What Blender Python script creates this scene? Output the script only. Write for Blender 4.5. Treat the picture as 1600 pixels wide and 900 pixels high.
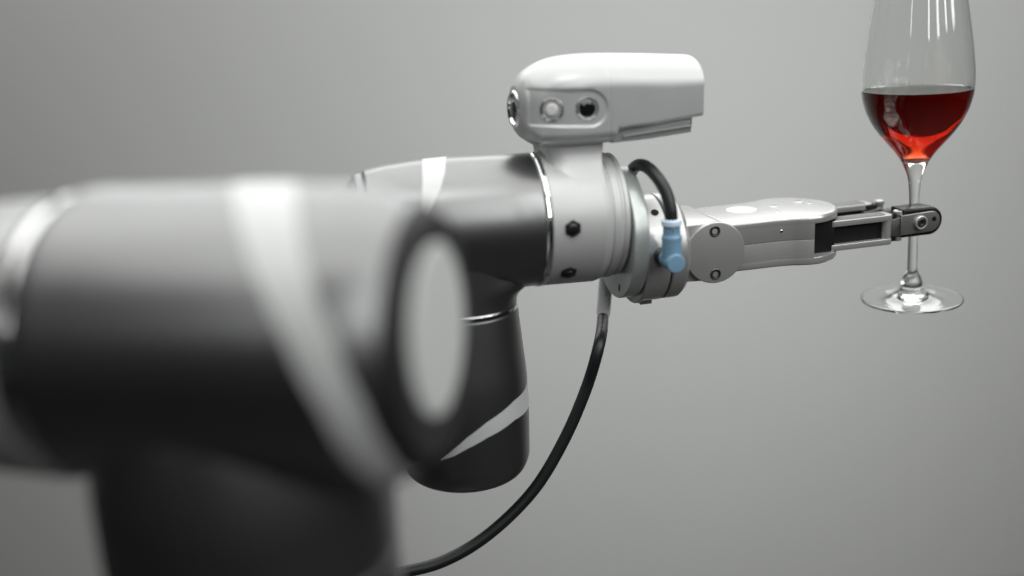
import bpy, math
import numpy as np
from mathutils import Matrix, Vector

D = bpy.data
S = bpy.context.scene
COL = S.collection
for o in list(D.objects):
    D.objects.remove(o)

# ------------------------------------------------------------------ camera, light, exposure
F_PX = 1600.0
CAM_Z = 1600.0                      # all lengths below are millimetres, 1 mm = 0.001 Blender units
pitch, roll = math.radians(16.0), math.radians(3.5)
FW = np.array([0, math.cos(pitch), -math.sin(pitch)])
X0 = np.array([1.0, 0, 0]); U0 = np.array([0, math.sin(pitch), math.cos(pitch)])
RT = math.cos(roll) * X0 - math.sin(roll) * U0
UP = math.cos(roll) * U0 + math.sin(roll) * X0
cd = D.cameras.new('camera'); cam = D.objects.new('camera', cd); COL.objects.link(cam)
cam.matrix_world = Matrix(((RT[0], UP[0], -FW[0], 0), (RT[1], UP[1], -FW[1], 0), (RT[2], UP[2], -FW[2], CAM_Z * .001), (0, 0, 0, 1)))
cd.sensor_width = 36; cd.lens = 36.0; cd.clip_start = 0.01; cd.clip_end = 100
cd.dof.use_dof = True; cd.dof.focus_distance = 0.682; cd.dof.aperture_fstop = 1.6; cd.dof.aperture_blades = 0
S.camera = cam

w = D.worlds.new('World'); S.world = w; w.use_nodes = True
bg = w.node_tree.nodes['Background']; bg.inputs[0].default_value = (.95, .98, 1.0, 1); bg.inputs[1].default_value = 0.018

def area(name, loc, target, sx, sy, power, col=(1, 1, 1)):
    l = D.lights.new(name, 'AREA'); l.shape = 'RECTANGLE'; l.size = sx; l.size_y = sy; l.energy = power; l.color = col
    o = D.objects.new(name, l); COL.objects.link(o); o.location = loc
    d = Vector(target) - Vector(loc)
    o.rotation_euler = d.to_track_quat('-Z', 'Y').to_euler()
    return o
area('ceiling_softbox', (0.2, 0.05, 2.75), (0.2, 0.05, 0), 3.0, .9, 18, (1, .995, .985))
area('ceiling_softbox', (0.2, 1.28, 2.75), (0.2, 1.28, 0), 3.2, 1.5, 39, (1, .995, .985))
area('back_softbox', (0.25, 2.2, 2.35), (0.2, 0.7, 1.46), 2.8, .4, 14.5, (.985, .99, 1))
for az, wd, pw, zz, hh in ((-38, .13, 3.6, 2.9, 1.6), (3, .18, 7.5, 2.85, 1.6), (24, .27, 12.5, 2.85, 1.6), (44, .22, 11, 2.85, 1.6), (64, .42, 17, 2.75, 1.5)):
    a = math.radians(az)
    area('window_light', (0.15 + 2.5 * math.sin(a), 0.7 - 2.5 * math.cos(a), zz), (0.25, 1.0, 1.4), wd, hh, pw)
l = area('added_wall_fill', (0.4, 0.2, 2.74), (0.35, 2.4, 0.62), 1.2, .5, 5.2, (.985, .995, 1)); l.data.spread = math.radians(54)  # added fill light without a fixture, brightens the lower wall

S.view_settings.view_transform = 'Standard'; S.view_settings.look = 'None'
S.view_settings.exposure = 0.0; S.view_settings.gamma = 1.0; S.view_settings.use_curve_mapping = False
S.render.engine = 'CYCLES'
cy = S.cycles
cy.max_bounces = 14; cy.transmission_bounces = 12; cy.glossy_bounces = 6; cy.diffuse_bounces = 4; cy.transparent_max_bounces = 12
cy.use_denoising = True; cy.caustics_reflective = True; cy.caustics_refractive = True; cy.blur_glossy = 0.6
cy.sample_clamp_indirect = 6.0

# ------------------------------------------------------------------ materials
def mat(name, base, rough=.4, metal=0., spec=.5, coat=0., coat_r=.1, noise=None, bump=None, ior=1.5, rvar=None, aniso=0.):
    m = D.materials.new(name); m.use_nodes = True; nt = m.node_tree; b = nt.nodes['Principled BSDF']
    b.inputs['Base Color'].default_value = (*base, 1); b.inputs['Roughness'].default_value = rough
    b.inputs['Metallic'].default_value = metal; b.inputs['Specular IOR Level'].default_value = spec
    b.inputs['Coat Weight'].default_value = coat; b.inputs['Coat Roughness'].default_value = coat_r; b.inputs['IOR'].default_value = ior
    tc = nt.nodes.new('ShaderNodeTexCoord')
    def tex(scale, stretch=(1, 1, 1), det=4):
        mp = nt.nodes.new('ShaderNodeMapping'); mp.inputs['Scale'].default_value = stretch
        nt.links.new(tc.outputs['Object'], mp.inputs['Vector'])
        n = nt.nodes.new('ShaderNodeTexNoise'); n.inputs['Scale'].default_value = scale; n.inputs['Detail'].default_value = det
        nt.links.new(mp.outputs['Vector'], n.inputs['Vector']); return n
    if noise:                                  # (scale, amount): faint mottling of the base colour
        n = tex(noise[0], det=2); mx = nt.nodes.new('ShaderNodeMix'); mx.data_type = 'RGBA'
        mx.inputs['A'].default_value = (*[c * (1 - noise[1]) for c in base], 1)
        mx.inputs['B'].default_value = (*[min(1, c * (1 + noise[1])) for c in base], 1)
        nt.links.new(n.outputs['Fac'], mx.inputs['Factor']); nt.links.new(mx.outputs['Result'], b.inputs['Base Color'])
    if rvar:                                   # (scale, amount): uneven gloss
        n = tex(rvar[0], det=1.5); mr = nt.nodes.new('ShaderNodeMapRange')
        mr.inputs['From Min'].default_value = .3; mr.inputs['From Max'].default_value = .7
        mr.inputs['To Min'].default_value = max(.02, rough - rvar[1]); mr.inputs['To Max'].default_value = rough + rvar[1]
        nt.links.new(n.outputs['Fac'], mr.inputs['Value']); nt.links.new(mr.outputs['Result'], b.inputs['Roughness'])
    if bump:                                   # (scale, strength, distance, stretch)
        n = tex(bump[0], bump[3] if len(bump) > 3 else (1, 1, 1)); bp = nt.nodes.new('ShaderNodeBump')
        bp.inputs['Strength'].default_value = bump[1]; bp.inputs['Distance'].default_value = bump[2]
        nt.links.new(n.outputs['Fac'], bp.inputs['Height']); nt.links.new(bp.outputs['Normal'], b.inputs['Normal'])
    return m

M = {}
M['dark'] = mat('dark_housing_paint', (.215, .22, .217), .345, .975, .5, coat=.2, coat_r=.32, noise=(40, .06))
M['rim'] = mat('matt_black_rim', (.012, .012, .012), .5, 0., .3)
M['stripe'] = mat('grey_stripe_paint', (.53, .545, .535), .40, .1, .5, noise=(50, .04))
M['cap'] = mat('grey_cap_plastic', (.52, .54, .525), .5, noise=(30, .05))
M['bezel'] = mat('bezel_chrome', (.36, .37, .36), .1, 1.)
M['chrome'] = mat('polished_ring', (.82, .83, .82), .12, 1., rvar=(80, .05))
M['silver'] = mat('silver_satin_paint', (.50, .51, .50), .44, .25, .5, noise=(60, .03), rvar=(50, .04), bump=(1500, .05, .0001))
M['camsilver'] = mat('silver_camera_paint', (.44, .45, .445), .40, .36, .5, coat=.1, coat_r=.3, noise=(70, .02), rvar=(40, .04))
M['alu'] = mat('machined_aluminium', (.48, .485, .47), .31, .62, .5, noise=(40, .02))
M['alu_bright'] = mat('clear_anodised_aluminium', (.50, .54, .52), .32, .5, noise=(70, .04), rvar=(60, .05))
M['alu_dark'] = mat('grey_anodised_metal', (.13, .13, .125), .42, .7, noise=(120, .1), rvar=(80, .06))
M['tip'] = mat('brushed_steel', (.34, .34, .33), .32, .8, noise=(150, .12), bump=(400, .1, .0001))
M['link'] = mat('silver_metal_link', (.42, .43, .42), .36, .5, noise=(20, .05))
M['grip'] = mat('textured_grey_plate', (.15, .155, .15), .6, .3, noise=(500, .35), bump=(1400, .5, .0004))
M['steel'] = mat('screw_steel', (.45, .45, .44), .25, 1., rvar=(200, .08))
M['steel_dark'] = mat('dark_screw_steel', (.10, .10, .10), .35, .9)
M['rubber'] = mat('black_rubber', (.007, .007, .007), .30, 0., .28)
M['black'] = mat('matt_black', (.006, .006, .006), .65, 0., .2)
M['bolt'] = mat('black_plug_plastic', (.008, .008, .008), .3, 0., .5)
M['teal'] = mat('dark_teal_seal', (.02, .05, .05), .4)
M['cable'] = mat('black_cable_jacket', (.008, .009, .0095), .42, 0., .5, noise=(150, .2), bump=(500, .15, .0003))
M['blue'] = mat('light_blue_plastic', (.17, .31, .43), .38, 0., .5, noise=(90, .06), bump=(900, .08, .0002))
M['blue_light'] = mat('pale_blue_plastic', (.62, .74, .88), .4, noise=(90, .04))
M['sleeve'] = mat('white_heat_shrink', (.92, .92, .93), .42, noise=(200, .1), bump=(250, .5, .0006))
M['white'] = mat('white_button', (.62, .62, .60), .3, 0., .5, coat=.4)
M['blackglass'] = mat('black_gloss_button', (.006, .007, .008), .08, 0., .5, coat=1., coat_r=.04)
M['recess_glint'] = mat('white_recess_glint', (.82, .83, .84), .25, .3)  # white stands for overhead light mirrored in a polished recess
M['wall'] = mat('grey_plaster', (.395, .402, .39), .9, 0., .2, noise=(1.6, .035), bump=(60, .05, .001))
M['floor'] = mat('grey_floor', (.035, .035, .035), .7, 0., .3, noise=(5, .1))

def glass_mat():
    m = D.materials.new('clear_glass'); m.use_nodes = True; nt = m.node_tree
    nt.nodes.remove(nt.nodes['Principled BSDF']); g = nt.nodes.new('ShaderNodeBsdfGlass')
    g.inputs['IOR'].default_value = 1.5; g.inputs['Roughness'].default_value = 0.0; g.inputs['Color'].default_value = (.985, .99, .985, 1)
    tc = nt.nodes.new('ShaderNodeTexCoord'); n = nt.nodes.new('ShaderNodeTexNoise'); n.inputs['Scale'].default_value = 45; n.inputs['Detail'].default_value = 2
    bp = nt.nodes.new('ShaderNodeBump'); bp.inputs['Strength'].default_value = .03; bp.inputs['Distance'].default_value = .001
    nt.links.new(tc.outputs['Object'], n.inputs['Vector']); nt.links.new(n.outputs['Fac'], bp.inputs['Height']); nt.links.new(bp.outputs['Normal'], g.inputs['Normal'])
    nt.links.new(g.outputs[0], nt.nodes['Material Output'].inputs['Surface']); return m
M['glass'] = glass_mat()
def wine_mat():
    m = D.materials.new('red_wine_liquid'); m.use_nodes = True; nt = m.node_tree
    nt.nodes.remove(nt.nodes['Principled BSDF']); g = nt.nodes.new('ShaderNodeBsdfGlass')
    g.inputs['IOR'].default_value = 1.345; g.inputs['Roughness'].default_value = 0.0; g.inputs['Color'].default_value = (1, 1, 1, 1)
    v = nt.nodes.new('ShaderNodeVolumeAbsorption'); v.inputs['Color'].default_value = (.775, .30, .08, 1); v.inputs['Density'].default_value = 160
    out = nt.nodes['Material Output']; nt.links.new(g.outputs[0], out.inputs['Surface']); nt.links.new(v.outputs[0], out.inputs['Volume']); return m
M['wine'] = wine_mat()

# ------------------------------------------------------------------ frames and mesh helpers
def unit(v): v = np.asarray(v, float); return v / np.linalg.norm(v)
class Frame:                         # a: along the axis, u: upwards, n: towards the viewer's side
    def __init__(s, o, az, tilt=0.):
        a, t = math.radians(az), math.radians(tilt)
        s.o = np.asarray(o, float)
        s.A = np.array([math.cos(a) * math.cos(t), math.sin(a) * math.cos(t), math.sin(t)])
        s.N = np.array([math.sin(a), -math.cos(a), 0.]); s.U = np.cross(s.A, s.N) * -1
        if s.U[2] < 0: s.U = -s.U
    def p(s, a, u, n): return s.o + a * s.A + u * s.U + n * s.N
    def pts(s, L):
        L = np.asarray(L, float); return s.o + L[:, :1] * s.A + L[:, 1:2] * s.U + L[:, 2:3] * s.N
Wf = Frame((15.935, 646.692, -140.359 + CAM_Z), 12, -2.0)        # wrist
Gf = Frame((95.60, 663.626, -166.471 + CAM_Z), 12, 0.0)         # gripper
Ef = Frame((-29.055, 366.256, -119.475 + CAM_Z), -14, 0.0)       # foreground elbow

def root(name, label, cat, base, group=None):
    o = D.objects.new(name, None); COL.objects.link(o); o.empty_display_size = .02
    o.location = np.asarray(base) * .001; o['label'] = label; o['category'] = cat
    if group: o['group'] = group
    o['_b'] = [float(x) for x in base]
    return o
def base_of(par):
    while par is not None and par.parent is not None: par = par.parent
    return np.array(par['_b']) if par is not None and '_b' in par else np.zeros(3)

def mk(name, v, f, m, parent=None, angle=32, smooth=True, label=None):
    v = (np.asarray(v, float) - base_of(parent)) * .001
    me = D.meshes.new(name); me.from_pydata(v.tolist(), [], [list(map(int, q)) for q in f]); me.update()
    import bmesh
    bm = bmesh.new(); bm.from_mesh(me); bmesh.ops.recalc_face_normals(bm, faces=bm.faces); bm.to_mesh(me); bm.free()
    if smooth:
        me.polygons.foreach_set('use_smooth', [True] * len(me.polygons)); me.set_sharp_from_angle(angle=math.radians(angle))
    me.materials.append(m)
    o = D.objects.new(name, me); COL.objects.link(o)
    if parent is not None: o.parent = parent
    if label: o['label'] = label
    return o

class MB:                             # collects several shapes into one mesh
    def __init__(s): s.v = []; s.f = []; s.n = 0
    def add(s, vf):
        v, f = vf; s.v.append(np.asarray(v, float)); s.f += [[i + s.n for i in q] for q in f]; s.n += len(v); return s
    def build(s, name, m, parent=None, **k): return mk(name, np.concatenate(s.v), s.f, m, parent, **k)

def fillet(pts, rad, closed=False, k=5):
    """round the corners of a 2D polyline; rad: number or list"""
    P = [np.array(p, float) for p in pts]; n = len(P); out = []
    for i in range(n):
        r = rad if np.isscalar(rad) else rad[i]
        if (not closed and i in (0, n - 1)) or r <= 0: out.append(P[i]); continue
        a, b, c = P[i - 1], P[i], P[(i + 1) % n]
        d1, d2 = a - b, c - b; l1, l2 = np.linalg.norm(d1), np.linalg.norm(d2)
        if l1 < 1e-9 or l2 < 1e-9: out.append(b); continue
        d1 /= l1; d2 /= l2; cosv = np.clip(d1 @ d2, -1, 1); ang = math.acos(cosv)
        if ang > math.pi - .02: out.append(b); continue
        t = min(r / math.tan(ang / 2), l1 * .49, l2 * .49)
        p0, p1 = b + d1 * t, b + d2 * t
        for j in range(k + 1):
            s = j / k; out.append((1 - s) ** 2 * p0 + 2 * s * (1 - s) * b + s * s * p1)
    return np.array(out)

def spline(pts, n=8, closed=False):
    P = np.asarray(pts, float); N = len(P); out = []
    rng = range(N) if closed else range(N - 1)
    for i in rng:
        if closed: p0, p1, p2, p3 = P[i - 1], P[i], P[(i + 1) % N], P[(i + 2) % N]
        else: p0, p1, p2, p3 = P[max(i - 1, 0)], P[i], P[i + 1], P[min(i + 2, N - 1)]
        for j in range(n):
            t = j / n
            out.append(.5 * (2 * p1 + (p2 - p0) * t + (2 * p0 - 5 * p1 + 4 * p2 - p3) * t * t + (3 * p1 - p0 - 3 * p2 + p3) * t ** 3))
    if not closed: out.append(P[-1])
    return np.array(out)

def grid_faces(nr, nc, wrap=True, caps=(True, True)):
    f = []
    for i in range(nr - 1):
        for j in range(nc if wrap else nc - 1):
            f.append([i * nc + j, i * nc + (j + 1) % nc, (i + 1) * nc + (j + 1) % nc, (i + 1) * nc + j])
    if wrap and caps[0]: f.append(list(range(nc))[::-1])
    if wrap and caps[1]: f.append([(nr - 1) * nc + j for j in range(nc)])
    return f

def lathe(prof, o, ax, e1, e2, seg=96, caps=(True, True)):
    """prof: list of (t along axis, radius)"""
    th = np.linspace(0, 2 * np.pi, seg, endpoint=False); v = []
    for t, r in prof:
        v.append(o + t * ax + r * (np.cos(th)[:, None] * e1 + np.sin(th)[:, None] * e2))
    return np.concatenate(v), grid_faces(len(prof), seg, True, caps)
def lathe_a(fr, prof, u=0, n=0, seg=96, r=.5, caps=(True, True)): return lathe(fillet(prof, r, k=3), fr.p(0, u, n), fr.A, fr.U, fr.N, seg, caps)
def lathe_u(fr, prof, a=0, n=0, seg=96, r=.5, caps=(True, True)): return lathe(fillet(prof, r, k=3), fr.p(a, 0, n), fr.U, fr.A, fr.N, seg, caps)
def lathe_n(fr, prof, a=0, u=0, seg=64, r=.4, caps=(True, True)): return lathe(fillet(prof, r, k=3), fr.p(a, u, 0), fr.N, fr.A, fr.U, seg, caps)

def inset(poly, d):
    P = np.asarray(poly, float); n = len(P); prv, nxt = np.roll(P, 1, 0), np.roll(P, -1, 0)
    area2 = np.sum(P[:, 0] * nxt[:, 1] - nxt[:, 0] * P[:, 1]); sgn = 1 if area2 > 0 else -1
    def nr(a, b):
        e = b - a; l = np.linalg.norm(e, axis=1, keepdims=True); e = e / np.maximum(l, 1e-9); return np.stack([-e[:, 1], e[:, 0]], 1) * sgn
    m = nr(prv, P) + nr(P, nxt); l2 = np.sum(m * m, 1, keepdims=True)
    return P + m * (2 * d / np.maximum(l2, .8))
def prism(fr, poly, plane, lo, hi, bev=.5, bl=None, steps=3):
    """extrude a 2D outline; plane 'au' -> along n, 'an' -> along u, 'un' -> along a. bl: bevel of the low end"""
    bl = bev if bl is None else bl; rings = []
    def ring(q, z):
        z = np.full(len(q), z)
        if plane == 'au': L = np.stack([q[:, 0], q[:, 1], z], 1)
        elif plane == 'an': L = np.stack([q[:, 0], z, q[:, 1]], 1)
        else: L = np.stack([z, q[:, 0], q[:, 1]], 1)
        rings.append(fr.pts(L))
    poly = np.asarray(poly, float)
    for i in range(steps + 1 if bl > 0 else 1):
        t = i / steps * math.pi / 2 if bl > 0 else math.pi / 2
        ring(inset(poly, bl * (1 - math.sin(t))) if bl > 0 else poly, lo + bl * (1 - math.cos(t)) if bl > 0 else lo)
    for i in range(steps + 1 if bev > 0 else 1):
        t = i / steps * math.pi / 2 if bev > 0 else 0
        ring(inset(poly, bev * (1 - math.cos(t))) if bev > 0 else poly, hi - bev * (1 - math.sin(t)) if bev > 0 else hi)
    return np.concatenate(rings), grid_faces(len(rings), len(poly), True)
def circ(c, r, k=48): t = np.linspace(0, 2 * np.pi, k, endpoint=False); return np.stack([c[0] + r * np.cos(t), c[1] + r * np.sin(t)], 1)
def rect(a0, a1, b0, b1, r=1., k=4): return fillet([(a0, b0), (a1, b0), (a1, b1), (a0, b1)], r, True, k)

def tube(P, rad, seg=24, caps=True):
    P = np.asarray(P, float); n = len(P); R = np.full(n, rad) if np.isscalar(rad) else np.asarray(rad, float)
    T = np.gradient(P, axis=0); T /= np.linalg.norm(T, axis=1, keepdims=True)
    e = unit(np.cross(T[0], [.3, .2, .9])); v = []; th = np.linspace(0, 2 * np.pi, seg, endpoint=False)
    for i in range(n):
        e = unit(e - (e @ T[i]) * T[i]); b = np.cross(T[i], e)
        v.append(P[i] + R[i] * (np.cos(th)[:, None] * e + np.sin(th)[:, None] * b))
    return np.concatenate(v), grid_faces(n, seg, True, (caps, caps))

def shell_patch(pos, lo, hi, thick, ts, m=10):
    """a thin raised band lying on a surface: pos(t, s, lift) with s from lo(t) to hi(t)"""
    rows = []
    for t in ts:
        a, b = lo(t), hi(t); r = [pos(t, a, -thick)]
        r += [pos(t, a + (b - a) * j / m, thick) for j in range(m + 1)]; r.append(pos(t, b, -thick)); rows.append(r)
    nc = len(rows[0]); return np.array(rows).reshape(-1, 3), grid_faces(len(rows), nc, False)

# ------------------------------------------------------------------ setting
def structure(name, v, f, m):
    o = mk(name, v, f, m, None, smooth=False); o['kind'] = 'structure'; return o
structure('wall', [(-5000, 2400, -50), (5000, 2400, -50), (5000, 2400, 4200), (-5000, 2400, 4200),
                   (-5000, 2550, -50), (5000, 2550, -50), (5000, 2550, 4200), (-5000, 2550, 4200)],
          [(0, 1, 2, 3), (4, 5, 6, 7), (0, 1, 5, 4), (3, 2, 6, 7), (0, 3, 7, 4), (1, 2, 6, 5)], M['wall'])
structure('floor', [(-5000, -4000, 0), (5000, -4000, 0), (5000, 2400, 0), (-5000, 2400, 0)], [(0, 1, 2, 3)], M['floor'])

# ------------------------------------------------------------------ robot arm
ec = Ef.p(-97, 0, 0)
arm = root('robot_arm', 'dark jointed robot arm with grey stripes, blurred elbow in front and silver camera head', 'robot arm', (ec[0], ec[1], 0))
# --- foreground elbow
eo = -3.0
EPROF = [(-142, 57.8), (-137, 59.2), (-120, 59.2), (-60, 59.2), (-30, 58.4), (-20, 56.8), (-11, 53.6), (-4, 49.5), (-1, 46.5), (0, 44), (0, 32)]
xa = np.array([p[0] for p in EPROF[:-1]]); xr = np.array([p[1] for p in EPROF[:-1]])
ep = spline(EPROF, 8)
xa, xr = ep[:-9, 0], ep[:-9, 1]
mb = MB().add(lathe(list(ep[ep[:, 0] <= -5.2]), Ef.p(0, eo, 0), Ef.A, Ef.U, Ef.N, 128))
rp = ep[ep[:, 0] > -4.7] + [0, .15]
mk('end_rim', *lathe([(-5.1, rp[0][1] - 4), (-4.9, rp[0][1] + .1)] + [tuple(q) for q in rp], Ef.p(0, eo, 0), Ef.A, Ef.U, Ef.N, 128), M['rim'], arm)
colp = [(-1130, 66), (-150, 66), (-66, 65), (-30, 60)]
mb.build('elbow_housing', M['dark'], arm)
col_tilt = unit(Ef.U)
mk('upper_arm_link', *lathe([(-1120, 60), (-102, 60), (-99, 58), (-96, 58), (-93, 60.5), (-75, 60.5), (-55, 60), (-30, 54)], Ef.p(-88, 0, 0), Ef.U, Ef.A, Ef.N, 96), M['dark'], arm)
mk('base_flange', *lathe(fillet([(-1130.5, 0), (-1130.5, 95), (-1112, 95), (-1112, 60)], 2), Ef.p(-95, 0, 0), Ef.U, Ef.A, Ef.N, 64), M['alu'], arm)
mk('end_cap', *lathe(fillet([(-3, 33), (.6, 33), (1.4, 31.8), (1.4, 0)], .4), Ef.p(0, 0, 0), Ef.A, Ef.U, Ef.N, 96), M['cap'], arm, label='pale grey round cap on the elbow end')
def epos(t, s, lift):
    r = np.interp(s, xa, xr) + lift; th = math.radians(t); return Ef.p(s, eo + r * math.cos(th), r * math.sin(th))
tL = [-60, -30, -.5, 19.6, 44.7, 71.1, 96.9, 128.3, 140.7, 160]; aL = [-62, -74, -77, -65.4, -50.9, -34.6, -23.2, -17.6, -18.4, -22]
tR = [-60, -30, -4.4, 20.1, 44.7, 70.8, 96.3, 126.2, 160]; aR = [-45, -52, -52.6, -41.2, -30.6, -18.2, -10.2, -6.4, -6.4]
mk('stripe', *shell_patch(epos, lambda t: np.interp(t, tL, aL), lambda t: np.interp(t, tR, aR), .45, np.linspace(-60, 160, 160), 24), M['stripe'], arm)
mk('joint_ring', *lathe_a(Ef, [(-149.5, 50), (-149.5, 58.1), (-141.5, 58.6), (-141.5, 50)], eo - .8, 0, 96, 1.4), M['chrome'], arm)
mk('shoulder_housing', *lathe_a(Ef, [(-330, 20), (-330, 44), (-320, 53), (-200, 55), (-165, 57.2), (-152, 57.8), (-149.5, 57.8), (-149.5, 10)], eo - 2.6, 0, 96, 2), M['link'], arm)
# link hidden behind the elbow that carries the wrist
p0, p1 = Ef.p(-85, -15, -20), Wf.p(-72, -115, 6)
mk('forearm_link', *tube(spline([p0, p0 * .66 + p1 * .34, p0 * .33 + p1 * .67, p1], 6), 27, 48), M['dark'], arm)

# --- wrist
WPROF = [(-106, 37.6), (-104, 38.4), (-92, 40.4), (-75, 42.2), (-52, 43.2), (-25, 43.1), (-2.2, 42.8), (-1.2, 42.2)]
wxa = np.array([p[0] for p in WPROF]); wxr = np.array([p[1] for p in WPROF])
mb = MB().add(lathe([(-106, 20)] + WPROF + [(-1.2, 20)], Wf.o, Wf.A, Wf.U, Wf.N, 128))
# vertical half of the wrist elbow, flaring into the horizontal one on its right side
rows = []; th = np.linspace(0, 2 * np.pi, 96, endpoint=False); WC = -50.0
for u in np.concatenate([np.linspace(0, -38, 8), np.linspace(-40, -50.8, 12)]):
    fl = max(0, 1 - (abs(u + 40) if u < -40 else 0) / 9.0) ** 2 * 7.5
    r = 37.4 + fl * np.clip(np.cos(th), 0, 1) ** 3 * (1 if u < -30 else 0)
    rows.append(Wf.pts(np.stack([WC + r * np.cos(th), np.full(96, u), r * np.sin(th)], 1)))
mb.add((np.concatenate(rows), grid_faces(len(rows), 96)))
mb.build('wrist_housing', M['dark'], arm)
mk('end_cap', *lathe_a(Wf, [(-107.6, 10), (-107.6, 37.0), (-112, 35.6), (-116, 31), (-118, 22), (-118, 0)], 0, 0, 96, 1.5), M['dark'], arm)
def wpos(t, s, lift):
    r = np.interp(s, wxa, wxr) + lift; th = math.radians(t); return Wf.p(s, r * math.cos(th), r * math.sin(th))
mk('stripe', *shell_patch(wpos, lambda t: np.interp(t, [-70, -30, .6, 29.1, 54.8, 75], [-66, -68, -69.5, -72.7, -75.4, -77]),
   lambda t: np.interp(t, [-70, -30, 1, 30.8, 47.3, 61.2, 80], [-45, -50, -54.7, -59.3, -63.9, -69.9, -78]), .22, np.linspace(-70, 76, 80)), M['stripe'], arm)
mk('joint_ring', *lathe_a(Wf, [(-1.2, 38), (-1.2, 43.1), (-.6, 43.6), (1.9, 43.6), (2.6, 43.1), (2.6, 38)], 0, 0, 128, .3), M['chrome'], arm)
mk('joint_ring', *lathe(fillet([(-50.6, 30), (-50.6, 37.6), (-51.2, 38.1), (-54.0, 38.1), (-54.6, 37.6), (-54.6, 30)], .3, k=3), Wf.p(WC, 0, 0), Wf.U, Wf.A, Wf.N, 128), M['chrome'], arm)
VPROF = [(-54.6, 25), (-54.6, 37.5), (-55.2, 38.0), (-80, 40.6), (-100, 42.7), (-122, 43.6), (-152, 43.6), (-158.5, 43), (-165, 40.3), (-169, 35.8), (-171, 29), (-171.6, 15), (-171.6, 0)]
mk('lower_wrist_housing', *lathe(VPROF[:2] + list(spline(VPROF[2:], 4)), Wf.p(WC, 0, 0), Wf.U, Wf.A, Wf.N, 128), M['dark'], arm)
vu = np.array([p[0] for p in VPROF[2:]])[::-1]; vr = np.array([p[1] for p in VPROF[2:]])[::-1]
def vpos(t, s, lift):
    r = np.interp(s, vu, vr) + lift; th = math.radians(t); return Wf.p(WC + r * math.cos(th), s, r * math.sin(th))
vt = [-50, 0, 20, 51.7, 80, 97.3, 107.5, 121]
mk('stripe', *shell_patch(vpos, lambda t: np.interp(t, vt, [-116, -123, -122.5, -122.6, -128.6, -134.4, -138.8, -143.4]),
   lambda t: np.interp(t, vt, [-99, -105.5, -106.3, -109.8, -118.2, -126.9, -133.9, -143]), .22, np.linspace(-50, 120.5, 96)), M['stripe'], arm)
# silver last joint
mk('tool_joint', *lathe_a(Wf, [(2.6, 20), (2.6, 42.6), (3.1, 43), (36, 43), (40.6, 41.6), (41.4, 40.4), (42.2, 40.4), (42.6, 41), (47, 41), (47.6, 40.2), (48.2, 39.4), (49.4, 39.4), (50, 40), (52.4, 40), (53, 39), (54.5, 36), (56, 20)], 0, 0, 128, .25), M['silver'], arm)
# neck that carries the camera head
rows = []
for u, a0, a1, nh in [(20, 3.0, 39, 37.2), (26, 3.0, 39.5, 34), (31, 3.4, 39.5, 30), (35, 4.2, 39.7, 26.5), (39, 4.6, 39.9, 24), (42, 4.6, 40.2, 22.6), (45, 4.2, 40.6, 22), (48, 3.4, 41, 21.8), (52, 2.6, 41, 21.6)]:
    q = fillet([(a0, -nh), (a1, -nh), (a1, nh), (a0, nh)], [nh * .6, 2, 2, nh * .6], True, 10)
    rows.append(Wf.pts(np.stack([q[:, 0], np.full(len(q), u), q[:, 1]], 1)))
mk('camera_neck', np.concatenate(rows), grid_faces(len(rows), len(rows[0])), M['silver'], arm, angle=60)
# black plugs in the joint
def plug(ang):
    th = math.radians(ang); d = math.cos(th) * Wf.U + math.sin(th) * Wf.N; tt = unit(np.cross(d, Wf.A)); o = Wf.p(14.6, 0, 0)
    mb = MB().add(lathe([(41, 5.4), (43.9, 5.4), (44.4, 4.9), (44.4, 3.7), (43.6, 3.5), (44.8, 3.3), (45.6, 2.4), (45.8, 0)], o, d, Wf.A * .866 + tt * .5, tt * .866 - Wf.A * .5, 6))
    v, f = lathe(fillet([(43.6, 3.6), (44.9, 3.4), (45.8, 2.2), (46, 0)], .6), o, d, Wf.A, tt, 32); mb.add((v, f))
    return mb.build('plug', M['bolt'], arm, angle=40)
plug(87.5); plug(131.5)
# flange disc
mk('flange_disc', *lathe_a(Wf, [(54.5, 10), (54.5, 43), (55.1, 43.6), (63.6, 43.6), (64.2, 43), (64.2, 10)], -12.4, 0, 128, .3), M['alu_bright'], arm)
mk('index_mark', *prism(Wf, fillet([(-44.6, 12.3), (-44.6, 13.7), (-49.3, 13.7), (-49.3, 12.3)], .5, True, 3), 'un', 54.2, 54.46, .05), M['black'], arm)

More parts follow.
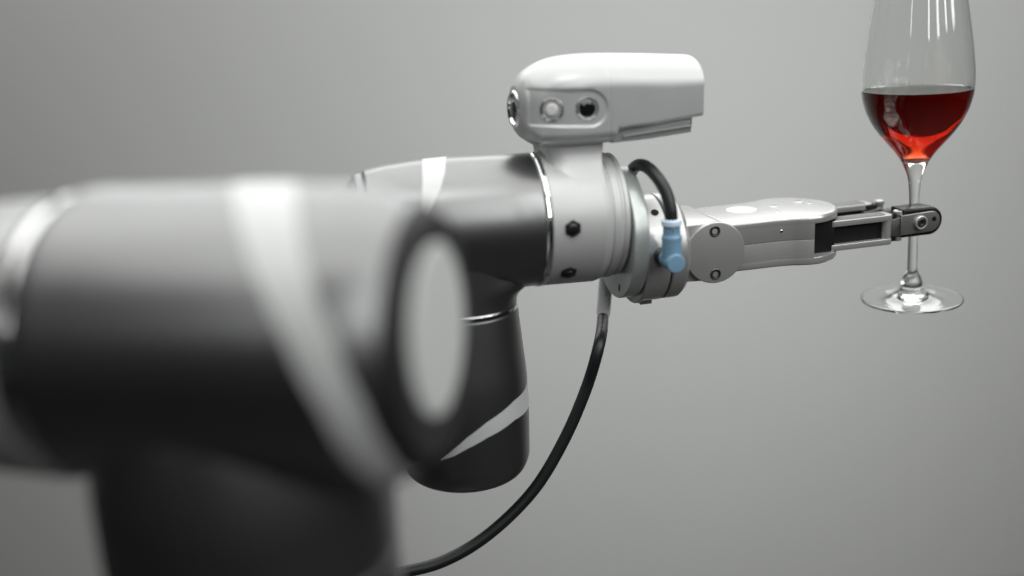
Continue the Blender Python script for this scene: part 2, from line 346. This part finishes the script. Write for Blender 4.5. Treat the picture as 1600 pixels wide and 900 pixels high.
# --- camera head: a dense loft with a sunken side panel
ca, cb = -10.9, 102.0
A_ = np.concatenate([ca + 40 * np.linspace(0, 1, 130) ** 1.7, np.linspace(ca + 40.4, cb, 170)])
top_a = [-10.9, -10.6, -9.6, -3.7, 9.3, 25.9, 46.4, 74, 101.8]; top_u = [80.5, 83, 86.3, 93.7, 100.3, 103.0, 103.2, 102.1, 100.5]
bot_a = [-10.9, -10.5, -8.6, -5, -.3, 3.7, 42, 46, 50, 72, 102]; bot_u = [64, 61, 57, 52.3, 49.4, 48.9, 49.6, 52, 58.4, 60.6, 64.4]
tsx = spline(np.stack([top_a, top_u], 1), 12); bsx = spline(np.stack([bot_a, bot_u], 1), 12)
HALF = 120; rows = []
for a in A_:
    ut = np.interp(a, tsx[:, 0], tsx[:, 1]); ub = np.interp(a, bsx[:, 0], bsx[:, 1])
    t = min(1, (a - ca) / 36.0); wd = 11 + 22 * (1 - (1 - t) ** 2.3) ** (1 / 2.0)
    h = ut - ub; rt = min(20.0, h * .5); rb = min(9.0, h * .35) if a < 44 else max(2.5, 9 - (a - 44) * 1.2); rbn = min(15.0, wd * .6) if a < 44 else max(3.0, 15 - (a - 44) * 2)
    half = []
    L1, L2, L3 = 40, 56, 24
    for i in range(L1):                               # dome, crest to side
        q = (i / L1) * math.pi / 2; e = 2 / 2.25
        half.append((wd * math.sin(q) ** e if q > 0 else 0., ut - rt + rt * math.cos(q) ** e))
    for i in range(L2):                               # straight side
        half.append((wd, (ut - rt) + (ub + rb - ut + rt) * i / L2))
    for i in range(L3 + 1):                           # bottom corner, then flat to the middle
        q = i / L3 * math.pi / 2; half.append((wd - rbn * (1 - math.cos(q)), ub + rb * (1 - math.sin(q))))
    half.append((0., ub)); half = np.array(half)
    ctr = 73.0 - .04 * (a - 15)
    dx = np.maximum(a - 29.2, 0); sd = np.sqrt(dx ** 2 + (half[:, 1] - ctr) ** 2) - 10.7
    k = np.clip(.5 - sd / 1.6, 0, 1); k = k * k * (3 - 2 * k); k *= np.clip((a + 7.5) / 2.0, 0, 1)
    near = half.copy(); near[:, 0] -= .95 * k * (half[:, 0] > wd * .5)
    g = .28 * math.exp(-((a - 41.6) / .35) ** 2) if True else 0      # fine seam between the two mouldings
    near[:, 0] -= g * (half[:, 0] > wd * .7)
    far = half[1:-1][::-1].copy(); far[:, 0] *= -1
    sec = np.concatenate([near, far])
    rows.append(Wf.pts(np.stack([np.full(len(sec), a), sec[:, 1], sec[:, 0]], 1)))
hd = mk('camera_head', np.concatenate(rows), grid_faces(len(rows), len(rows[0])), M['camsilver'], arm, angle=50)
# slotted rail under the camera
pl = fillet([(44.5, 49.8), (44.9, 53.6), (50, 58.6), (98, 62.6), (97.6, 60.0), (97.0, 59.6), (96.8, 55.4), (97.4, 55.0), (97.2, 53.9), (70, 51.3)], [.4, .6, .6, .3, .3, .3, .3, .3, .5, 3], True, 4)
mk('under_rail', *prism(Wf, pl, 'au', -24, 25.5, .5), M['camsilver'], hd)
mk('rail_lip', *prism(Wf, fillet([(52, 54.4), (97.2, 58.9), (97.2, 57.5), (52, 53.1)], .4, True, 3), 'au', -20, 27.2, .4), M['camsilver'], hd)
def nz(a):                                            # side of the head at the height of the buttons
    t = min(1, (a - ca) / 36.0); return 11 + 22 * (1 - (1 - t) ** 2.3) ** .5 - .95
def button(a, u, style):
    n0 = nz(a); sl = (nz(a + 1) - nz(a - 1)) / 2; nn = unit(Wf.N - sl * Wf.A); e1 = unit(np.cross(nn, Wf.U)); e2 = np.cross(e1, nn); o = Wf.p(a, u, n0)
    big = style != 'white'; gi = 6.0 if big else 5.0
    mk('button_bezel', *lathe(fillet([(-2, 7.1), (.15, 7.1), (.55, 6.7), (.35, 6.2), (-1.0, gi), (-1.5, gi - .2), (-1.5, 0)], .2, k=4), o, nn, e1, e2, 64), M['bezel'], hd)
    mk('button_gap_dark', *lathe([(-1.6, gi), (-.7, gi - .02), (-.7, gi - .5), (-.9, 3.2), (-.9, 0)], o, nn, e1, e2, 48), M['black'], hd)  # black collar coloured in as the dark gap round the button
    r = 3.7 if not big else 5.5
    prof = [(-1.2, r), (.6, r), (1.1, r - .6), (1.15, 0)] if not big else [(-1.2, r), (0, r), (.8, r - .9), (1.3, r - 2.4), (1.5, 0)]
    mk('button', *lathe(fillet(prof, .5, k=4), o, nn, e1, e2, 48), M['blackglass'] if big else M['white'], hd,
       label='black push button' if big else 'pale push button')
button(6.0, 72.4, 'white'); button(27.4, 72.6, 'black')
# ring lens on the nose
o = Wf.p(-10.9, 71.2, 3.0); nn = unit(-Wf.A + .12 * Wf.N); e1 = unit(np.cross(nn, Wf.U)); e2 = np.cross(e1, nn)
mk('lens_bezel', *lathe(fillet([(-4, 11.4), (.4, 11.4), (1.3, 10.6), (1.1, 9.4), (-.4, 8), (-.6, 7), (-.6, 0)], .4, k=4), o, nn, e1, e2, 72), M['chrome'], hd)
mk('lens', *lathe(fillet([(-2, 5.5), (.8, 5.5), (1.6, 4.4), (2.0, 0)], .6, k=4), o, nn, e1, e2, 48), M['blackglass'], hd)

# ------------------------------------------------------------------ gripper
gr = root('gripper', 'two finger aluminium gripper closing on the stem of the wine glass', 'gripper', Gf.p(60, -20, 0))
ga = gr
mk('coupling_plate', *lathe_a(Gf, [(-17.4, 10), (-17.4, 36.2), (-16.6, 36.6), (-15.4, 36.6), (-15, 35.6), (-1.2, 35.6), (-.5, 35), (-.5, 10)], -.6, 0, 128, .3), M['alu'], ga)
mk('seal_ring', *lathe_a(Gf, [(-.5, 20), (-.5, 34.7), (.9, 34.7), (.9, 20)], -.6, 0, 128, .1), M['teal'], ga)
mk('mounting_disc', *lathe_a(Gf, [(.9, 20), (.9, 35), (1.5, 35.4), (10.5, 35.4), (13.5, 33), (13.5, 10)], -.6, 0, 128, .4), M['alu'], ga)
mk('latch', *prism(Gf, rect(-11, -2.5, -39.8, -34, .8), 'au', -5, 3, .6), M['alu'], ga)
th = math.radians(39); dd = math.cos(th) * Gf.U + math.sin(th) * Gf.N; tt = unit(np.cross(dd, Gf.A))
mk('screw_hole_dark', *lathe([(33, 2.5), (35.9, 2.5), (35.9, 0)], Gf.p(-6.4, -.6, 0), dd, Gf.A, tt, 32), M['black'], ga)  # black disc stands in for the shade inside a screw hole
# tilt bracket
bo = [(9, -19.5)] + [(30.8 + 19.8 * math.cos(t), -1.5 + 19.8 * math.sin(t)) for t in np.linspace(-math.pi / 2 * .93, math.pi / 2 * .93, 40)] + [(9, 18)]
mk('tilt_bracket', *prism(Gf, fillet(bo, [1.5] + [0] * 40 + [1.5], True, 4), 'au', -30, 28.8, 1.0), M['alu'], ga)
cv = mk('cover_plate', *prism(Gf, circ((30.9, -1.5), 20.3, 96), 'au', 29.0, 32.2, .7), M['alu'], ga)
def torx(fr, a, u, n, r, par, m=M['steel_dark']):
    s = mk('screw', *lathe_n(fr, [(n - 1.5, r), (n + .25, r), (n + .55, r - .4), (n + .5, r * .74), (n + .15, r * .7), (n + .15, r * .5), (n - 1.2, r * .45), (n - 1.2, 0)], a, u, 40, .12), m, par)
    return s
torx(Gf, 30.3, 12.9, 32.2, 3.7, cv); torx(Gf, 30.6, -15.7, 32.2, 3.7, cv)
# body: two mirrored shells
half = [(40, 27.5), (58, 28.2), (76, 28.4), (86, 29.8), (93, 32.2), (99, 33.6), (106, 33.2), (113, 30.2), (120, 25.2), (126, 17.5), (129.6, 9.5), (131, 0)]
hs = spline(half, 5)
ol = np.concatenate([hs, (hs * [1, -1])[:-1][::-1]]) - [0, 1.5]
core = np.array([p for p in ol if p[0] <= 100.3]); 
i0 = np.where((ol[:, 0] > 100.3))[0]
core = np.concatenate([ol[:i0[0]], [[100.6, ol[i0[0]][1]], [100.6, ol[i0[-1]][1]]], ol[i0[-1] + 1:]])
tilt = 0.0
mk('upper_shell', *(lambda b: (np.concatenate(b.v), b.f))(MB().add(prism(Gf, ol, 'an', 10.4, 15.6, 2.4, .3, 4)).add(prism(Gf, inset(core, .02), 'an', .05, 10.9, 0, .08))), M['alu'], ga, angle=25)
mk('lower_shell', *(lambda b: (np.concatenate(b.v), b.f))(MB().add(prism(Gf, ol, 'an', -17.6, -12.6, .4, 1.2, 4)).add(prism(Gf, inset(core, .02), 'an', -13.1, -.3, .08, 0))), M['alu'], ga, angle=25)
mk('knuckle_block', *prism(Gf, rect(98, 121, -24, 23, 2), 'an', -12.3, 10.2, .3), M['black'], ga)
mk('recess_glint_disc', *lathe_u(Gf, [(15.2, 10.4), (15.75, 10.4), (15.9, 10.2), (15.9, 0)], 67.2, -8, 64, .1), M['recess_glint'], ga)  # white disc painted in as the overhead light reflected by a recess
for a, n, r in ((91.5, -8.5, 2.6), (86, 8, 1.6), (113, -14, 3.0), (116.5, -5, 1.5)):
    mk('pin', *lathe_u(Gf, [(15, r), (15.75, r), (15.95, r - .3), (15.95, 0)], a, n, 24, .15), M['chrome'], ga)
mk('pin', *lathe_n(Gf, [(26, 1.1), (27.2, 1.1), (27.5, .7), (27.6, 0)], 79.5, 6.4, 24, .1), M['chrome'], ga)

def finger(side):
    """side +1: the near finger, -1: the far one; meets the stem at n = 0"""
    def N(lo, hi): return (lo, hi) if side > 0 else (-hi, -lo)
    n0, n1 = N(10.5, 23.5)
    da = 0 if side > 0 else 8.0
    if side < 0: n0, n1 = -28.0, -14.5
    def arm_plate(nm, u0, u1, m=M['alu'], par=None, d=0, a0=117, a1=164):
        a0 += da * .5; a1 += da
        q = rect(a0 + d, a1 - d, n0 + d, n1 - d, 3.4 - d * .5, 6); return mk(nm, *prism(Gf, q, 'an', u0, u1, .45), m, par)
    fi = arm_plate('finger', 4.0, 8.1, par=ga)
    if side > 0: fi['label'] = 'near finger'
    else: fi['label'] = 'far finger'
    arm_plate('lower_arm', -12.6, -8.4, par=fi)
    arm_plate('grip_plate', 7.9, 8.45, M['grip'], fi, 1.3, 118, 160.5)
    mk('web', *prism(Gf, rect(112, 158 + da, *((11.5, 19.5) if side > 0 else (-25, -17)), 1), 'an', -8.5, 4.1, 0), M['black'], fi)
    pn = 20.2 if side > 0 else -24.5
    mk('post', *lathe_u(Gf, [(-8.6, 3.2), (4.2, 3.2)], 160.3 + da, pn, 32, .1), M['alu'], fi)
    mk('bushing', *prism(Gf, rect(158 + da, 170 + da * .6, *((9.5, 18.5) if side > 0 else (-24, -13)), 2), 'an', -12.0, 7.2, .5), M['black'], fi)
    lq = fillet([(163, -8.6), (177, -8.8), (177, 5.2), (163, 3.0)], .6, True, 3)
    mk('link', *prism(Gf, lq, 'au', *N(10.5, 18.8), .5), M['alu_dark'], fi)
    mb = MB().add(lathe_u(Gf, [(3, 2.6), (5.6, 2.6), (5.8, 3.3), (8.2, 3.3), (8.6, 2.9), (8.3, 1.6), (8.0, 0)], 172.6 + da * .9, (14.8 if side > 0 else -19.5), 32, .15))
    mb.add(lathe_u(Gf, [(-12.6, 0), (-12.6, 2.9), (-9.5, 2.9), (-9.5, 0)], 172.6 + da * .9, (14.8 if side > 0 else -19.5), 32, .2)); mb.build('pivot_pin', M['alu'], fi)
    if side > 0: lo, hi, R, cu = 3.2, 19.0, 9.9, -.5
    else: lo, hi, R, cu = 3.2, 12.0, 6.2, -2.0
    st = [(174, cu - R)] + [(194.8 + R * math.cos(t), cu + R * math.sin(t)) for t in np.linspace(-math.pi / 2, math.pi / 2, 36)] + [(174, cu + R)]
    mk('rubber_pad', *prism(Gf, st, 'au', *N(lo, hi), 1.6), M['rubber'], fi)
    if side > 0:
        r2 = 7.1
        st = [(172, cu - r2 - .6)] + [(194.9 + r2 * math.cos(t), cu + r2 * math.sin(t)) for t in np.linspace(-math.pi / 2, math.pi / 2, 36)] + [(172, cu + r2 - .8)]
        mk('tip_plate', *prism(Gf, st, 'au', 17.5, 20.0, .4), M['tip'], fi)
        mk('washer', *lathe_n(Gf, [(19.8, 4.9), (21.6, 4.9), (22.1, 4.4), (22.1, 3.4), (21.2, 3.2), (21.2, 0)], 186.6, -.4, 48, .2), M['alu'], fi)
        mk('screw', *lathe_n(Gf, [(21, 3.1), (21.9, 3.1), (22.1, 2.8), (22.1, 1.7), (21.3, 1.5), (21.3, 0)], 186.6, -.4, 32, .1), M['steel_dark'], fi)
        mk('pin_hole', *lathe_n(Gf, [(19.5, 1.7), (20.08, 1.7), (20.08, 0)], 197.2, 1.0, 24, .05), M['black'], fi)
finger(1); finger(-1)

# ------------------------------------------------------------------ cable with blue plug
cb_ = root('cable', 'black cable with light blue angled plug looping over the gripper coupling and hanging down', 'cable', Wf.p(50, -60, -30))
gp = lambda a, u, n: Gf.p(a, u, n)
up = [gp(-6, 26, 50), gp(-6.2, 34, 49.5), gp(-7.2, 43, 46), gp(-9.5, 51, 40), gp(-12, 56.5, 31), gp(-13.5, 58, 20), gp(-14.0, 55, 8), gp(-12.5, 47, -8), gp(-13, 38, -26), gp(-18, 24, -46), gp(-26, 0, -56), gp(-24, -20, -50), gp(-22, -27, -40)]
sl0, sl1 = Wf.p(61, -45, -33), Wf.p(56.6, -78, -28)
low_px = [(937, 535, 675), (916, 607, 680), (880, 690, 684), (832, 768, 686), (762, 836, 684), (690, 878, 680), (612, 898, 674), (500, 925, 664), (380, 985, 650), (250, 1120, 640)]
def at_depth(px, py, d): return (FW + RT * (px - 800) / F_PX - UP * (py - 450) / F_PX) * d + np.array([0, 0, CAM_Z])
low = [at_depth(*q) for q in low_px]
up = up + [Wf.p(61, -34, -36), sl0 * .5 + sl1 * .5, sl1] + low
mk('jacket', *tube(spline(up, 10), 3.95, 24), M['cable'], cb_)
mk('sleeve', *tube(spline([Wf.p(61.3, -36, -35.5), sl0, sl0 * .5 + sl1 * .5, sl1], 8), 4.9, 24), M['sleeve'], cb_)
pb = MB().add(lathe_u(Gf, [(2, 5.9), (14, 6.1), (17, 6.3), (18.4, 5.6), (19, 5.3), (24.4, 5.3)], -6, 50, 48, .5))
pb.add(lathe_n(Gf, [(38.5, 4.2), (41, 5.4), (50, 5.9), (57.4, 5.9), (58, 5.4), (58, 0)], -6.2, 1.6, 48, .4))
plg = pb.build('plug', M['blue'], cb_)
mk('plug_collar', *lathe_u(Gf, [(24.2, 5.2), (24.4, 6.2), (27.6, 6.2), (28.2, 5.4), (28.2, 3)], -6, 50, 48, .4), M['blue_light'], plg)
mk('nut', *lathe_n(Gf, [(34.5, 5.6), (37.4, 5.6), (37.8, 5.2), (39.2, 4.4), (39.2, 0)], -7.2, 1.6, 32, .3), M['steel_dark'], plg)
for da in (-1.2, 3.2):
    mk('dimple', *lathe_n(Gf, [(50, .45), (50 + math.sqrt(5.3 ** 2 - da ** 2) + .08, .45), (50 + math.sqrt(5.3 ** 2 - da ** 2) + .08, 0)], -6 + da, 21.6, 12, .02), M['black'], plg)

# ------------------------------------------------------------------ wine glass and wine
gb = Gf.p(194.8, 0, 0)
KR = .935
wg = root('wine_glass', 'tall stemmed wine glass half filled with red wine, held upright by the gripper', 'wine glass', gb + np.array([0, 0, -62]))
lean = unit([-math.sin(math.radians(1.3)), 0, math.cos(math.radians(1.3))]); ge1 = unit(np.cross([0, 1, 0], lean)); ge2 = np.cross(lean, ge1)
bowl_o = [(29, 5.6), (33, 7.3), (38, 9.6), (41.5, 11.7), (45.6, 14.9), (52.7, 21.3), (58, 25.9), (63.7, 30.2), (69, 33.2), (74.7, 35.8), (83, 38.1), (90, 38.8), (98, 38.7), (107, 37.9), (122, 35.9), (136, 33.6), (150, 31.2), (175, 27.2), (186, 26)]
stem_o = [(-44.5, 6.0), (-41.5, 4.2), (-38.5, 3.62), (-34, 3.55), (-14, 3.4), (4, 3.45), (12, 3.6), (20, 4.1), (25.3, 4.7), (29, 5.7)]
foot_o = [(-62.0, 37.0), (-61.3, 36.95), (-60.9, 36.4), (-60.5, 31), (-59.8, 23), (-58.4, 15), (-56.4, 11), (-52.6, 8.2), (-48.6, 7.5), (-46.6, 7.0), (-44.5, 6.0)]
SEG = 128
allp = spline(np.array(foot_o + stem_o[1:] + bowl_o[1:]), 5); allp[:, 1] *= KR
zc1, zc2 = -44.5, 29.0
i1 = int(np.argmin(abs(allp[:, 0] - zc1))); i2 = int(np.argmin(abs(allp[:, 0] - zc2)))
def gl(name, prof, caps):
    return mk(name, *lathe(prof, gb, lean, ge1, ge2, SEG, caps), M['glass'], wg, angle=180)
bo_ = allp[i2:]
th_ = np.interp(bo_[:, 0], [29, 40, 60, 186], [3., 1.6, 1.15, .85])
bi = [(z, r - t * 1.0) for (z, r), t in zip(bo_, th_) if z > 41.5]
bi = [(39.0, 0.05), (39.3, 3.0), (40.2, 6.0)] + bi
bowl_in = np.array(bi)
rim = [(186.5, 25.6 * KR)]
def open_lathe(name, prof):
    v, f = lathe(prof, gb, lean, ge1, ge2, SEG, (False, False)); return v, f
mk_ = []
def glass_part(name, prof):
    """open surface of the glass body, normals outwards along the profile direction"""
    v, f = open_lathe(name, prof)
    vv = (np.asarray(v) - base_of(wg)) * .001
    me = D.meshes.new(name); me.from_pydata(vv.tolist(), [], [list(map(int, q)) for q in f]); me.update()
    me.polygons.foreach_set('use_smooth', [True] * len(me.polygons)); me.materials.append(M['glass'])
    o = D.objects.new(name, me); COL.objects.link(o); o.parent = wg; return o
under = [(-60.8, 0.05), (-60.9, 8), (-61.2, 14), (-61.6, 22), (-62.1, 29), (-62.4, 33.6), (-62.4, 34.3)]
glass_part('foot', under + [tuple(p) for p in allp[:i1 + 1]])
glass_part('stem', [tuple(p) for p in allp[i1:i2 + 1]])
glass_part('bowl', [tuple(p) for p in bo_] + rim + [tuple(p) for p in bowl_in[::-1]])

# wine: level surface, its side overlapping slightly into the glass wall
WL = 88.0
wp = [(z, r + .75) for z, r in bowl_in if r > .1 and z < 100]
wz = np.array([p[0] for p in wp]); wr = np.array([p[1] for p in wp])
prof = [(38.8, .05)] + [(z - .25 if z < 41 else z, r) for z, r in wp if z < WL - 1.5]
th = np.linspace(0, 2 * np.pi, SEG, endpoint=False); rows = []
for z, r in prof: rows.append(gb + z * lean + r * (np.cos(th)[:, None] * ge1 + np.sin(th)[:, None] * ge2))
# rise to the level plane (world horizontal) through the axis point at WL
c0 = gb + WL * lean
for dz, dr in ((0, 0), (.0, -.9), (-.45, -1.6), (-.6, -3), (-.65, -8), (-.65, -36)):
    ring = []
    for t in th:
        d = np.cos(t) * ge1 + np.sin(t) * ge2
        z = WL
        for _ in range(3):
            r = np.interp(z, wz, wr); q = gb + z * lean + (r + dr) * d; z += (c0[2] + dz - q[2]) / lean[2]
        ring.append(gb + z * lean + (np.interp(z, wz, wr) + dr) * d)
    rows.append(np.array(ring))
wv = np.concatenate(rows)
wn = D.objects.new('red_wine', None)
wine = mk('red_wine', wv, grid_faces(len(rows), SEG), M['wine'], None, angle=60)
D.objects.remove(wn)
wine['label'] = 'dark red wine lying in the bowl of the stemmed glass'; wine['category'] = 'wine'
